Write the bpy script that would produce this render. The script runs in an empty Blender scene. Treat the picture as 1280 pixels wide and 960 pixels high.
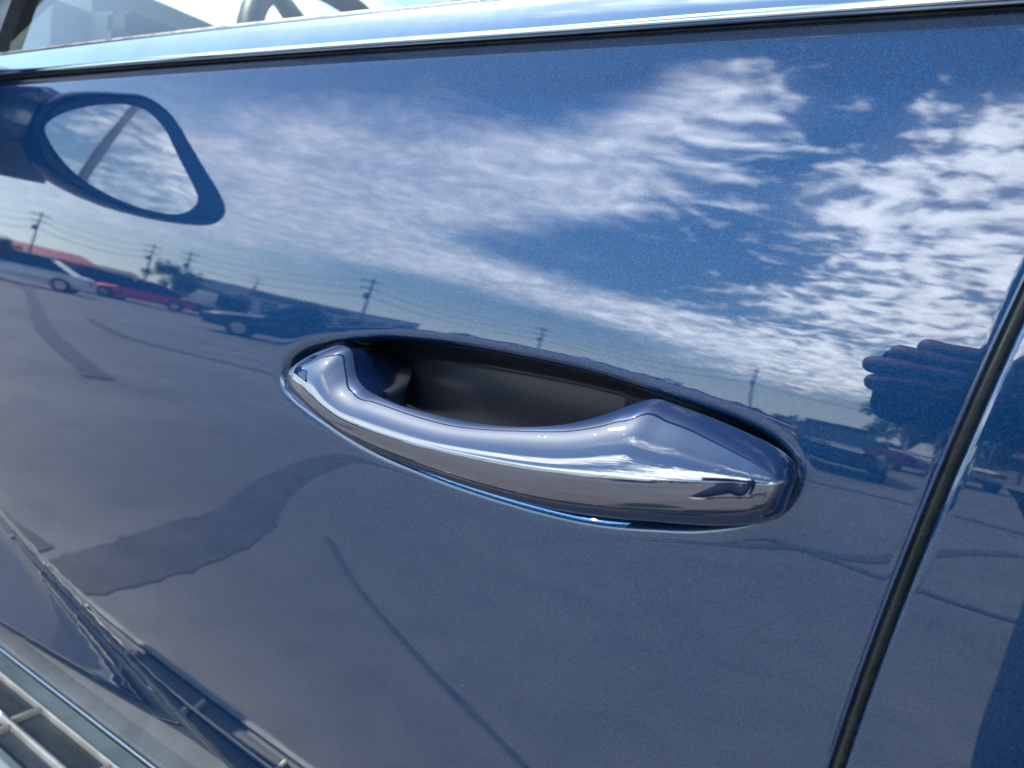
import bpy, bmesh, math, random
import numpy as np
from mathutils import Vector, Matrix
from mathutils.geometry import interpolate_bezier
random.seed(4); rng = np.random.default_rng(4)
R = math.radians
sc = bpy.context.scene
C = sc.collection

# ------------------------------------------------------------------ camera
CZ = 1.05                                   # lens height above the asphalt
cam = bpy.data.cameras.new('camera'); co = bpy.data.objects.new('camera', cam); C.objects.link(co)
co.matrix_world = Matrix(((0.83628347, -0.18621245, 0.51570814, 0),
                          (0.53079156, 0.03917885, -0.84659633, 0),
                          (0.13744193, 0.98172804, 0.13160462, CZ), (0, 0, 0, 1)))
cam.sensor_width = 36; cam.lens = 925 / 1280 * 36
cam.clip_start = 0.004; cam.clip_end = 4000
cam.dof.use_dof = True; cam.dof.focus_distance = 0.36; cam.dof.aperture_fstop = 26 / 2.5
sc.camera = co

# ------------------------------------------------------------------ sun, sky, exposure
SUN = Vector((-0.56, 0.015, 0.83)).normalized()
sl = bpy.data.lights.new('sun', 'SUN'); sl.energy = 3.6; sl.angle = R(0.53); sl.color = (1, .95, .88)
so = bpy.data.objects.new('sun', sl); C.objects.link(so); so.rotation_euler = SUN.to_track_quat('Z', 'Y').to_euler()
sc.view_settings.view_transform = 'Standard'; sc.view_settings.look = 'None'
sc.view_settings.exposure = 1.15; sc.view_settings.gamma = 1
sc.cycles.use_denoising = True
sc.cycles.max_bounces = 6; sc.cycles.transparent_max_bounces = 6; sc.cycles.diffuse_bounces = 2; sc.cycles.glossy_bounces = 4; sc.cycles.caustics_reflective = False; sc.cycles.caustics_refractive = False
sc.cycles.sample_clamp_indirect = 12

class NT:
    """small node helper"""
    def __init__(s, tree): s.t = tree
    def n(s, kind, ins=None, **kw):
        o = s.t.nodes.new(kind)
        for k, v in kw.items(): setattr(o, k, v)
        for k, v in (ins or {}).items():
            if hasattr(v, 'is_linked') or isinstance(v, bpy.types.NodeSocket): s.t.links.new(v, o.inputs[k])
            else: o.inputs[k].default_value = v
        return o
    def m(s, op, a, b=0., c=0., clamp=False):
        return s.n('ShaderNodeMath', {0: a, 1: b, 2: c}, operation=op, use_clamp=clamp).outputs[0]
    def v(s, op, a, b=(0, 0, 0)):
        o = s.n('ShaderNodeVectorMath', {0: a, 1: b}, operation=op)
        return o.outputs['Value'] if op in ('DOT_PRODUCT', 'LENGTH') else o.outputs[0]
    def ramp(s, x, lo, hi, a=0., b=1.):
        return s.n('ShaderNodeMapRange', {0: x, 1: lo, 2: hi, 3: a, 4: b}, interpolation_type='SMOOTHSTEP').outputs[0]
    def noise(s, vec, scale, detail=4, rough=.55, dist=0.):
        return s.n('ShaderNodeTexNoise', {'Vector': vec, 'Scale': scale, 'Detail': detail, 'Roughness': rough, 'Distortion': dist}).outputs['Fac']
    def mix(s, f, a, b):
        return s.n('ShaderNodeMix', {0: f, 6: a, 7: b}, data_type='RGBA').outputs[2]

W = bpy.data.worlds.new('World'); sc.world = W; W.use_nodes = True
W.node_tree.nodes.clear(); T = NT(W.node_tree)
geo = T.n('ShaderNodeTexCoord'); D = geo.outputs['Generated']
sky = T.n('ShaderNodeTexSky', sky_type='NISHITA', sun_disc=False, sun_elevation=math.asin(SUN.z),
          sun_rotation=math.atan2(SUN.x, SUN.y), air_density=1.0, dust_density=.7, ozone_density=1.5)
sep = T.n('ShaderNodeSeparateXYZ', {0: D})
zc = T.m('MAXIMUM', T.m('ADD', sep.outputs[2], .09), .02)
cx = T.m('DIVIDE', sep.outputs[0], zc); cy = T.m('DIVIDE', sep.outputs[1], zc)
P2 = T.n('ShaderNodeCombineXYZ', {0: cx, 1: cy, 2: 0.}).outputs[0]
def sdir(az, el):
    a, e = R(az), R(el); return Vector((math.sin(a) * math.cos(e), -math.cos(a) * math.cos(e), math.sin(e)))
# cloud banks: azimuth (0 = straight out from the door, negative = towards the nose of the car), elevation, half widths, turn, weight
BANKS = [(-58, 17, 11, 6, -10, .9), (-48, 22, 9, 6, 10, 1.0), (-66, 10, 16, 5.5, 0, 1.25), (-50, 15, 12, 6, 0, .5), (-40, 20, 8, 5, 15, .8),
         (-32, 28, 9, 5.5, 32, 1.0), (-23, 34, 7, 4.5, 35, .95), (-26, 38, 5, 3, 30, .6), (-30, 23, 10, 4, 15, .85),
         (-4, 21, 9, 6, 8, 1.2), (-10, 27, 7, 4, 10, .85), (-1, 34, 9, 6, 5, .9), (6, 28, 8, 8, 0, 1.1),
         (-24, 9.5, 17, 2.4, -5, 1.3), (-4, 13.5, 12, 2.8, -2, 1.35), (-13, 9, 12, 1.8, -3, 1.0), (-44, 12, 9, 2.8, -6, .9), (-10, 5.5, 12, 1.6, 0, .9),
         (-36, 40, 3, 2, 20, .35), (28, 25, 16, 14, 0, .8), (68, 16, 15, 13, 10, 1.5), (-114, 14, 22, 9, 0, 1.3),
         (150, 22, 30, 12, 0, .8), (-150, 30, 25, 14, 0, .8), (-40, 60, 18, 8, 30, .8), (40, 62, 20, 10, 0, .7)]
acc = None
for az, el, wa, we, tr, wt in BANKS:
    c = sdir(az, el); e1 = Vector((-c.y, c.x, 0)).normalized(); e2 = e1.cross(c) * -1
    if e2.z < 0: e2 = -e2
    t_ = R(tr); u = e1*math.cos(t_) + e2*math.sin(t_); w = u.cross(c); w = -w if w.z < 0 else w; n_ = u.cross(w)
    eu = Matrix((u, w, n_)).transposed().to_euler('XYZ')
    mp = T.n('ShaderNodeMapping', {'Vector': D, 'Location': tuple(c), 'Rotation': tuple(eu), 'Scale': (math.tan(R(wa)), math.tan(R(we)), .6)}, vector_type='TEXTURE')
    g = T.ramp(T.v('LENGTH', mp.outputs[0]), 0., 1.75, wt, 0.)
    acc = g if acc is None else T.m('ADD', acc, g)
acc = T.m('MINIMUM', acc, 1.25)
warp = T.n('ShaderNodeTexNoise', {'Vector': P2, 'Scale': 1.6, 'Detail': 2.}).outputs['Color']
Pw = T.v('ADD', P2, T.v('MULTIPLY', T.v('SUBTRACT', warp, (.5, .5, .5)), (.4, .4, 0)))
Ps = T.v('MULTIPLY', Pw, (1.0, 1.0, 1.0))
n1 = T.noise(Ps, 2.4, 5, .55); n2 = T.noise(Ps, 8.5, 5, .6, .2); n3 = T.noise(Ps, 17., 3, .55)
dens = T.m('ADD', T.m('ADD', T.m('MULTIPLY', n1, .72), T.m('MULTIPLY', n2, .72)), T.m('MULTIPLY', n3, .20))
dens = T.m('ADD', dens, T.m('MULTIPLY', acc, .42))
mot = T.ramp(T.v('DOT_PRODUCT', D, tuple(sdir(2, 29))), .84, .97)
dens = T.m('ADD', dens, T.m('MULTIPLY', T.m('MULTIPLY', T.m('SUBTRACT', T.noise(Pw, 9.5, 3, .55), .5), 1.7), mot))
lft = T.ramp(T.v('DOT_PRODUCT', D, tuple(sdir(-55, 18))), .72, .99, 0., 1.)
dens = T.m('ADD', dens, T.m('MULTIPLY', T.m('MULTIPLY', T.m('SUBTRACT', n2, .5), -.5), lft))
cl = T.m('ADD', T.m('MULTIPLY', T.n('ShaderNodeMapRange', {0: dens, 1: T.m('SUBTRACT', 1., T.m('MULTIPLY', lft, .12)), 2: T.m('ADD', 1.5, T.m('MULTIPLY', lft, .22)), 3: 0., 4: 1.}, interpolation_type='SMOOTHSTEP').outputs[0], .86), T.m('MULTIPLY', T.ramp(acc, .2, 1.2), .16))
cl = T.m('MULTIPLY', cl, T.ramp(sep.outputs[2], .0, .05, .35, 1.))
SKY_STR = .15
tint = T.n('ShaderNodeMix', {0: 1., 6: sky.outputs[0], 7: (.88, 1.0, 1.02, 1)}, data_type='RGBA', blend_type='MULTIPLY').outputs[2]
sung = T.v('DOT_PRODUCT', D, tuple(sdir(15, 25)))
bright = T.ramp(sung, .2, 1., 13, 27)
shade = T.ramp(n2, .35, .75, .78, 1.08)
cb = T.m('MULTIPLY', bright, shade)
ccol = T.v('SCALE', (.93, .97, 1.0)); T.t.nodes[-1].inputs['Scale'].default_value = 1
T.t.links.new(cb, T.t.nodes[-1].inputs['Scale'])
hz = T.ramp(sep.outputs[2], -.02, .16, .55, 0.)
base = T.mix(hz, tint, (9.2, 10.6, 11.6, 1))
fin = T.mix(T.m('MULTIPLY', cl, .93), base, ccol)
bg = T.n('ShaderNodeBackground', {'Color': fin, 'Strength': SKY_STR})
T.n('ShaderNodeOutputWorld', {0: bg.outputs[0]})
W.cycles.sampling_method = 'NONE'

# ------------------------------------------------------------------ helpers
def mat(name, color=(.5, .5, .5), rough=.5, metal=0., **kw):
    m = bpy.data.materials.new(name); m.use_nodes = True
    b = m.node_tree.nodes['Principled BSDF']
    b.inputs['Base Color'].default_value = (*color, 1); b.inputs['Roughness'].default_value = rough; b.inputs['Metallic'].default_value = metal
    for k, v in kw.items(): b.inputs[k.replace('_', ' ')].default_value = v
    return m
def nodes(m): return NT(m.node_tree), m.node_tree.nodes['Principled BSDF']
def vary(m, a, b, scale=20., detail=5, bump=0., bscale=None, rough=None):
    t, p = nodes(m); tc = t.n('ShaderNodeTexCoord').outputs['Object']
    f = t.noise(tc, scale, detail, .6); f = t.ramp(f, .3, .7)
    t.t.links.new(t.mix(f, (*a, 1), (*b, 1)), p.inputs['Base Color'])
    if rough: t.t.links.new(t.ramp(f, 0, 1, *rough), p.inputs['Roughness'])
    if bump:
        bn = t.n('ShaderNodeBump', {'Height': t.noise(tc, bscale or scale * 4, 4), 'Strength': .5, 'Distance': bump})
        t.t.links.new(bn.outputs[0], p.inputs['Normal'])
    return m
def tag(o, label=None, cat=None, group=None, kind=None):
    if label: o['label'] = label
    if cat: o['category'] = cat
    if group: o['group'] = group
    if kind: o['kind'] = kind
    return o
def empty(name, loc=(0, 0, 0), rz=0., parent=None):
    o = bpy.data.objects.new(name, None); C.objects.link(o); o.location = loc; o.rotation_euler = (0, 0, rz)
    o.empty_display_size = .1
    if parent: o.parent = parent
    return o
def mesh(name, verts, faces, m, parent=None, smooth=True, loc=(0, 0, 0)):
    me = bpy.data.meshes.new(name); me.from_pydata([tuple(v) for v in verts], [], faces); me.update()
    if smooth: me.polygons.foreach_set('use_smooth', [True] * len(me.polygons))
    o = bpy.data.objects.new(name, me); C.objects.link(o); o.location = loc
    for x in (m if isinstance(m, (list, tuple)) else [m]): me.materials.append(x)
    if parent: o.parent = parent
    return o
class MB:
    """collects shapes into one bmesh"""
    def __init__(s): s.b = bmesh.new()
    def box(s, c, d, rz=0., rx=0., ry=0., bev=0.):
        g = bmesh.ops.create_cube(s.b, size=1)
        M = Matrix.Translation(c) @ Matrix.Rotation(rz, 4, 'Z') @ Matrix.Rotation(ry, 4, 'Y') @ Matrix.Rotation(rx, 4, 'X') @ Matrix.Diagonal((*d, 1))
        bmesh.ops.transform(s.b, matrix=M, verts=g['verts'])
        if bev:
            es = {e for v in g['verts'] for e in v.link_edges}
            bmesh.ops.bevel(s.b, geom=list(es), offset=bev, segments=2, affect='EDGES', clamp_overlap=True)
        return s
    def tube(s, p, q, r0, r1=None, seg=12, caps=True):
        p, q = Vector(p), Vector(q); d = q - p
        g = bmesh.ops.create_cone(s.b, cap_ends=caps, segments=seg, radius1=r0, radius2=r0 if r1 is None else r1, depth=d.length)
        bmesh.ops.transform(s.b, matrix=Matrix.Translation((p + q) / 2) @ d.to_track_quat('Z', 'Y').to_matrix().to_4x4(), verts=g['verts']); return s
    def torus(s, c, R0, r, axis='Y', seg=32, ring=10, M=None):
        vs = []
        for i in range(seg):
            a = 2 * math.pi * i / seg
            for j in range(ring):
                b = 2 * math.pi * j / ring; rr = R0 + r * math.cos(b); h = r * math.sin(b)
                p = Vector((rr * math.cos(a), h, rr * math.sin(a))) if axis == 'Y' else Vector((rr * math.cos(a), rr * math.sin(a), h))
                if M: p = M @ p
                vs.append(s.b.verts.new(Vector(c) + p))
        for i in range(seg):
            for j in range(ring):
                s.b.faces.new([vs[i * ring + j], vs[((i + 1) % seg) * ring + j], vs[((i + 1) % seg) * ring + (j + 1) % ring], vs[i * ring + (j + 1) % ring]])
        return s
    def ball(s, c, d, sub=2):
        g = bmesh.ops.create_icosphere(s.b, subdivisions=sub, radius=.5)
        bmesh.ops.transform(s.b, matrix=Matrix.Translation(c) @ Matrix.Diagonal((*d, 1)), verts=g['verts']); return s
    def prism(s, pts, y0, y1):
        a = [s.b.verts.new((x, y0, z)) for x, z in pts]; b = [s.b.verts.new((x, y1, z)) for x, z in pts]; n = len(pts)
        s.b.faces.new(a); s.b.faces.new(b[::-1])
        for i in range(n): s.b.faces.new([a[i], b[i], b[(i + 1) % n], a[(i + 1) % n]])
        return s
    def build(s, name, m, parent=None, smooth=False, loc=(0, 0, 0)):
        bmesh.ops.recalc_face_normals(s.b, faces=s.b.faces)
        me = bpy.data.meshes.new(name); s.b.to_mesh(me); s.b.free(); me.materials.append(m)
        if smooth: me.polygons.foreach_set('use_smooth', [True] * len(me.polygons))
        o = bpy.data.objects.new(name, me); C.objects.link(o); o.location = loc
        if parent: o.parent = parent
        return o
def copy_tree(o, parent=None):
    c = o.copy(); C.objects.link(c)
    if parent: c.parent = parent
    for ch in [x for x in sc.objects if x.parent == o]: copy_tree(ch, c)
    return c
def lerp(xs, ys, x): return np.interp(x, xs, ys)
def spl(xs, ys):
    """natural-looking monotone-ish Catmull-Rom through points, evaluated by numpy"""
    xs = np.array(xs, float); ys = np.array(ys, float)
    h = np.diff(xs); d = np.diff(ys) / h; m = np.zeros(len(xs))
    m[1:-1] = (d[:-1] * h[1:] + d[1:] * h[:-1]) / (h[1:] + h[:-1]); m[0] = d[0]; m[-1] = d[-1]
    def f(x):
        x = np.clip(np.asarray(x, float), xs[0], xs[-1]); i = np.clip(np.searchsorted(xs, x) - 1, 0, len(xs) - 2)
        t = (x - xs[i]) / h[i]; t2 = t * t; t3 = t2 * t
        return (2*t3-3*t2+1)*ys[i] + (t3-2*t2+t)*h[i]*m[i] + (-2*t3+3*t2)*ys[i+1] + (t3-t2)*h[i]*m[i+1]
    return f

# ------------------------------------------------------------------ materials
def paint(name, base, flake, coat_ior=1.82, flake_scale=4600., metal=.6):
    m = mat(name, base, .38, metal); t, p = nodes(m)
    p.inputs['Specular IOR Level'].default_value = .0; p.inputs['Specular Tint'].default_value = (*flake, 1); p.inputs['Coat Weight'].default_value = 1; p.inputs['Coat Roughness'].default_value = .012; p.inputs['Coat IOR'].default_value = coat_ior
    tc = t.n('ShaderNodeTexCoord').outputs['Object']
    vo = t.n('ShaderNodeTexVoronoi', {'Vector': tc, 'Scale': flake_scale}); vc = vo.outputs['Color']
    nrm = t.n('ShaderNodeNewGeometry').outputs['Normal']
    pert = t.v('MULTIPLY', t.v('SUBTRACT', vc, (.5, .5, .5)), (.35, .35, .35))
    t.t.links.new(t.v('NORMALIZE', t.v('ADD', nrm, pert)), p.inputs['Normal'])
    sep = t.n('ShaderNodeSeparateColor', {0: vc}); br = t.ramp(sep.outputs[0], .55, 1.)
    t.t.links.new(t.mix(br, (*base, 1), (*flake, 1)), p.inputs['Base Color'])
    # very slight orange peel in the clear coat, dust specks in its roughness
    bn = t.n('ShaderNodeBump', {'Height': t.noise(tc, 55., 1, .5), 'Strength': .22, 'Distance': .00006})
    t.t.links.new(bn.outputs[0], p.inputs['Coat Normal'])
    sp = t.ramp(t.noise(tc, 900., 2, .5), .74, .80, .012, .30); t.t.links.new(sp, p.inputs['Coat Roughness'])
    dv = t.n('ShaderNodeTexVoronoi', {'Vector': t.v('ADD', tc, t.v('MULTIPLY', pert, (.0004, .0004, .0004))), 'Scale': 95.})
    rs = t.n('ShaderNodeSeparateColor', {0: dv.outputs['Color']})
    dm = t.m('MULTIPLY', t.m('LESS_THAN', dv.outputs['Distance'], t.m('MULTIPLY', rs.outputs[1], .045)), t.m('GREATER_THAN', rs.outputs[0], .8))
    src = p.inputs['Base Color'].links[0].from_socket
    t.t.links.new(t.mix(t.m('MULTIPLY', dm, .5), src, (.30, .30, .28, 1)), p.inputs['Base Color'])
    t.t.links.new(t.m('SUBTRACT', 1., t.m('MULTIPLY', dm, .5)), p.inputs['Coat Weight'])
    return m
PAINT = paint('blue_metallic_paint', (.004, .026, .082), (.02, .10, .24))
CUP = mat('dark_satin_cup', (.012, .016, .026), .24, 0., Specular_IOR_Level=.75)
HPAINT = paint('glossy_blue_handle_paint', (.004, .012, .045), (.007, .024, .075), coat_ior=2.6, metal=0.)
TRIM = vary(mat('satin_aluminium', (.36, .40, .44), .09, 1.), (.42, .48, .52), (.47, .53, .57), 30, rough=(.06, .11))
CHROME = mat('chrome', (.8, .8, .8), .06, 1.)
RUBBER = vary(mat('black_rubber', (.02, .022, .022), .42), (.012, .014, .014), (.045, .048, .044), 60, bump=.0003, rough=(.3, .5))
SEALG = vary(mat('weatherstrip_rubber', (.05, .055, .05), .32), (.030, .042, .047), (.055, .070, .074), 60, bump=.0002, bscale=300, rough=(.22, .36))
BLACKP = vary(mat('black_plastic', (.02, .02, .022), .45), (.015, .015, .017), (.03, .03, .032), 50)
GLASS = mat('window_glass', (.93, .98, .96), 0., 0., IOR=1.45, Transmission_Weight=1.)
def thin_glass():
    m = bpy.data.materials.new('tinted_side_glass'); m.use_nodes = True; m.node_tree.nodes.clear(); t = NT(m.node_tree)
    tr = t.n('ShaderNodeBsdfTransparent', {'Color': (.76, .84, .74, 1)}); gl = t.n('ShaderNodeBsdfGlossy', {'Color': (1, 1, 1, 1), 'Roughness': 0.})
    lw = t.n('ShaderNodeFresnel', {'IOR': 1.6}); mx = t.n('ShaderNodeMixShader', {0: lw.outputs[0], 1: tr.outputs[0], 2: gl.outputs[0]})
    t.n('ShaderNodeOutputMaterial', {0: mx.outputs[0]}); return m
SGLASS = thin_glass()
MIRROR = mat('mirror_silver', (.82, .85, .86), .004, 1.)
STEPA = vary(mat('brushed_step_metal', (.5, .5, .48), .38, .35), (.56, .50, .42), (.74, .67, .57), 25, rough=(.28, .45))
STEPB = vary(mat('grey_step_edge', (.25, .28, .27), .4), (.22, .25, .24), (.33, .36, .34), 18, rough=(.3, .5))
STEPC = vary(mat('dark_step_pad', (.10, .115, .12), .45), (.05, .058, .06), (.13, .14, .14), 14, bump=.0006, rough=(.3, .6))
SILLM = vary(mat('grey_sill_moulding', (.14, .14, .14), .5), (.12, .12, .12), (.19, .185, .18), 20)
DASHM = vary(mat('mid_grey_dash', (.22, .23, .23), .6), (.18, .19, .19), (.26, .27, .27), 12, bump=.0004)
INTG = vary(mat('pale_grey_trim', (.45, .46, .45), .6), (.55, .57, .55), (.68, .69, .66), 12, bump=.0004)
LEATH = vary(mat('light_grey_leather', (.5, .5, .48), .5), (.42, .43, .42), (.58, .58, .55), 30, bump=.0006)

# ------------------------------------------------------------------ ground
asph = mat('worn_asphalt', (.14, .135, .13), .85); t, p = nodes(asph)  # aged asphalt's own grey
tc = t.n('ShaderNodeTexCoord').outputs['Object']
big = t.ramp(t.noise(tc, .55, 5, .6, .5), .3, .72); mid = t.noise(tc, 5., 6, .65); fine = t.noise(tc, 160., 3, .7)
c1 = t.mix(big, (.155, .152, .148, 1), (.235, .23, .22, 1)); c2 = t.mix(t.ramp(mid, .42, .7), c1, (.10, .098, .098, 1))
c2 = t.mix(t.m('MULTIPLY', t.ramp(mid, .42, .7), .45), c1, (.10, .098, .098, 1))
c3 = t.mix(t.m('MULTIPLY', t.ramp(fine, .5, .75), .5), c2, (.32, .31, .29, 1))
c4 = c3
t.t.links.new(c4, p.inputs['Base Color'])
t.t.links.new(t.n('ShaderNodeBump', {'Height': fine, 'Strength': .5, 'Distance': .004}).outputs[0], p.inputs['Normal'])
G = []; F = []
gs = [-2000, -400, -120, -40, -15, -6, -3, 0, 3, 6, 15, 40, 120, 400, 2000]
for y in gs:
    for x in gs: G.append((x, y, 0))
n = len(gs)
for j in range(n - 1):
    for i in range(n - 1): F.append((j*n+i, j*n+i+1, (j+1)*n+i+1, (j+1)*n+i))
ground = tag(mesh('ground', G, F, asph, smooth=False), 'worn grey asphalt of the parking lot', kind='structure')
TARM = vary(mat('tar_crack_sealer', (.06, .06, .06), .7), (.055, .055, .057), (.095, .092, .09), 6, bump=.002)
def ribbon(name, pts, width, m, z=.004, jit=.10, parent=None, sub=8):
    pts = [Vector((*q, 0)) for q in pts]; ln = []
    for i in range(len(pts) - 1):
        a = pts[max(i-1, 0)]; b = pts[i]; c_ = pts[i+1]; d = pts[min(i+2, len(pts)-1)]
        for k in range(sub):
            u = k / sub; ln.append(.5*((2*b) + (c_-a)*u + (2*a-5*b+4*c_-d)*u*u + (-a+3*b-3*c_+d)*u*u*u))
    ln.append(pts[-1]); V = []; Fs = []
    for i, q in enumerate(ln):
        tg = (ln[min(i+1, len(ln)-1)] - ln[max(i-1, 0)]).normalized(); nn = Vector((-tg.y, tg.x, 0))
        w = (width(i / (len(ln)-1)) if callable(width) else width) * .5 * (1 + jit * (random.random() - .5)*2)
        V += [q + nn*w + Vector((0, 0, z)), q - nn*w + Vector((0, 0, z))]
        if i: Fs.append((2*i-2, 2*i-1, 2*i+1, 2*i))
    return mesh(name, V, Fs, m, parent, smooth=False)
for pts, w in [([(-3.6, -4.2), (-2.95, -2.6), (-2.63, -1.81), (-2.25, -1.15), (-1.98, -.80), (-1.86, -.5), (-1.80, -.2), (-1.82, .1), (-1.95, .6), (-2.2, 1.4)], lambda u: .16 + .16*math.exp(-((u-.62)/.2)**2)),
               ([(-2.0, .05), (-2.5, .1), (-3.2, .05), (-4.2, -.3), (-6, -.6)], .12),
               ([(-1.7, -.95), (-1.3, -.68), (-.91, -.47), (-.57, -.30), (-.2, -.1)], .02),
               ([(-1.6, -4.1), (-1.11, -3.5), (-.85, -3.35), (-.65, -3.6), (-.3, -3.9), (.13, -5.4), (.6, -6.5)], .14),
               ([(-1.4, -3.2), (-.9, -3.7), (-.4, -3.5), (.4, -3.3), (1.6, -3.6)], .10),
               ([(-12, -5), (-9, -4.2), (-6.5, -4.8), (-4, -4.1), (-3.2, -3.4)], .18),
               ([(-30, -9), (-22, -7.5), (-15, -5.2), (-9, -3), (-5, -1.8)], .22),
               ([(2, -8), (0, -9.5), (-3, -9.1), (-7, -11), (-12, -10.4)], .2)]:
    tarz = globals().get('tarz', .0025) + .0015
    tag(ribbon('tar_seam', pts, w, TARM, z=tarz, parent=ground), kind='structure')
WHITEP = vary(mat('worn_white_road_paint', (.7, .7, .68), .7), (.45, .45, .43), (.78, .78, .75), 6)
for k, (x, y) in enumerate([(-15.2, -8.4), (-12.3, -8.0), (-9.4, -8.0), (-6.5, -8.2), (-3.6, -8.2), (-.7, -8.2), (2.2, -8.2), (5.1, -8.2), (8, -8.2), (10.9, -8.2)]):
    pass
for x in (-20, -17, -14, 3.2, 6.1, 9):
    tag(ribbon('parking_line', [(x, -7.2), (x - .1, -12.4)], .11, WHITEP, z=.022, jit=.03, parent=ground, sub=3), kind='structure')

# ------------------------------------------------------------------ the blue car
car = tag(empty('blue_car', (-.4, 1.25, 0)), 'dark blue metallic car whose front door and pull handle fill the picture', 'car')
OFF = -Vector((-.4, 1.25, 0))
def cchild(o, parent=car):
    """parent keeping world place"""
    o.parent = parent; bpy.context.view_layer.update() if False else None
    w = Vector((0, 0, 0)); q = parent
    while q: w += q.location; q = q.parent
    o.location = Vector(o.location) - w
    return o
def ysurf(x, z):                      # body side: z above ground
    u = z - CZ + .039
    lo = np.minimum(u, 0)
    zi = -.354 - .295*(np.clip(x, -.9, 0) + .68)                  # below this line the skin flares back out
    fl = np.maximum(zi - (z - CZ), 0)
    s_ = z - CZ - zi; W1 = .06; A1 = .6                             # tuck just above the fold, then an almost upright lower band
    q = np.clip((W1 - s_)/W1, 0, 1); tuck = A1*W1*(q/2 - np.sin(2*math.pi*q)/(4*math.pi))
    base = .3 + .065*u + .525*u*u
    uf = zi + .039; tf = .065 + 1.05*uf                             # tilt of the plain curve at the fold
    T2a, T2b = .02, .15; Ls = .018; H = np.maximum(zi + .415, .03)
    e = np.clip(fl/Ls, 0, 1); el = fl
    # integrate the change of tilt below the fold
    plain = .525*(u*u - uf*uf) + .065*(u - uf)                      # what the plain curve would add
    want = -(T2a*fl + .5*(T2b - T2a)*fl*fl/H) - tf*Ls*(q*0 + np.where(fl < Ls, e - e*e/2, .5))*1.0 + T2a*Ls*np.where(fl < Ls, e - e*e/2, .5)
    return np.where(fl > 0, .3 + .065*uf + .525*uf*uf + want, base) + tuck + .03*x*x
def gapx(z): u = z - CZ; return np.clip(.2913*u*u + .1814*u + .0028, -.03, .1)
ZB = CZ + .1205                       # belt line
# outline of the dish round the handle
DX = [(-.3462,-.0752),(-.3440,-.0636),(-.3337,-.0549),(-.3190,-.0481),(-.2946,-.0415),(-.2703,-.0370),(-.2462,-.0344),(-.2149,-.0328),(-.1860,-.0324),(-.1594,-.0325),(-.1385,-.0335),
      (-.1188,-.0352),(-.1002,-.0368),(-.0827,-.0390),(-.0659,-.0419),(-.0559,-.0458),(-.0498,-.0507),(-.0475,-.0560),(-.0482,-.0637),(-.0522,-.0728),(-.0562,-.0765),(-.0648,-.0810),
      (-.0803,-.0880),(-.1075,-.0952),(-.1282,-.0990),(-.1466,-.1008),(-.1684,-.1020),(-.1919,-.1026),(-.2122,-.1024),(-.2337,-.1015),(-.2596,-.0999),(-.2879,-.0955),(-.3152,-.0883),(-.3370,-.0816)]
def smooth_poly(P, sub=6):
    P = np.array(P); out = []
    for i in range(len(P)):
        a, b, c_, d = P[i-1], P[i], P[(i+1) % len(P)], P[(i+2) % len(P)]
        for k in range(sub):
            u = k / sub; out.append(.5*((2*b) + (c_-a)*u + (2*a-5*b+4*c_-d)*u*u + (-a+3*b-3*c_+d)*u*u*u))
    return np.array(out)
DPOLY = smooth_poly(DX, 8)
d_ = np.hypot(*(np.roll(DPOLY, -1, 0) - DPOLY).T); cu = np.concatenate([[0], np.cumsum(d_)]); cl_ = np.vstack([DPOLY, DPOLY[:1]])
tt = np.linspace(0, cu[-1], 361)[:-1]; DPOLY = np.stack([np.interp(tt, cu, cl_[:, 0]), np.interp(tt, cu, cl_[:, 1])], 1)
ft = np.fft.fft(DPOLY, axis=0); fr = np.abs(np.fft.fftfreq(360)*360); DPOLY = np.real(np.fft.ifft(ft*np.exp(-(fr/18.)**2)[:, None], axis=0))
DPOLY[:, 1] += CZ
def sdist(X, Z, poly):
    """signed distance, positive inside"""
    p = np.stack([X.ravel(), Z.ravel()], 1); best = np.full(len(p), 1e9); ins = np.zeros(len(p), bool)
    for i in range(len(poly)):
        a = poly[i]; b = poly[(i+1) % len(poly)]; ab = b - a; t_ = np.clip(((p-a) @ ab) / (ab @ ab), 0, 1)
        best = np.minimum(best, np.hypot(*((a + t_[:, None]*ab) - p).T))
        cnd = ((a[1] > p[:, 1]) != (b[1] > p[:, 1])); xx = (b[0]-a[0]) * (p[:, 1]-a[1]) / (b[1]-a[1] + 1e-12) + a[0]
        ins ^= cnd & (p[:, 0] < xx)
    return np.where(ins, best, -best).reshape(X.shape)
def dish(X, Z):
    out = np.zeros_like(X); mk = (X > -.375) & (X < -.02) & (Z > CZ-.13) & (Z < CZ-.005)
    if mk.any():
        s = sdist(X[mk], Z[mk], DPOLY) - lerp([-.34, -.30, -.14, -.10, -.05], [.0010, .0018, .0018, .0024, .0020], X[mk])
        k = .0010; sp = k*np.logaddexp(0, s/k)                       # rounded lip
        depth = lerp([-.36, -.335, -.30, -.14, -.10, -.04], [.012, .024, .038, .038, .020, .010], X[mk])
        Wd = lerp([-.36, -.335, -.30, -.26, -.14, -.10, -.04], [.007, .013, .020, .014, .012, .008, .004], X[mk])
        r = np.clip(sp / Wd, 0, 1); prof = 1 - (1-r)**2.8
        out[mk] = depth*prof + prof*.07*(CZ - .066 - Z[mk])*np.clip((-.1-X[mk])/.03, 0, 1)
        roll = np.where(s < 0, np.exp(-np.clip(-s, 0, None)/.003), 1)  # soft shoulder outside the lip
        out[mk] += (.0003 + .0009*np.clip((CZ - .08 - Z[mk])/.01, 0, 1))*roll
        out[mk] = np.where(s < -.02, 0, out[mk])
    return out
def axis(brk):
    a = []
    for (x0, x1, st) in brk: a += list(np.arange(x0, x1 - st*.4, st))
    a.append(brk[-1][1]); return np.array(a)
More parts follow.
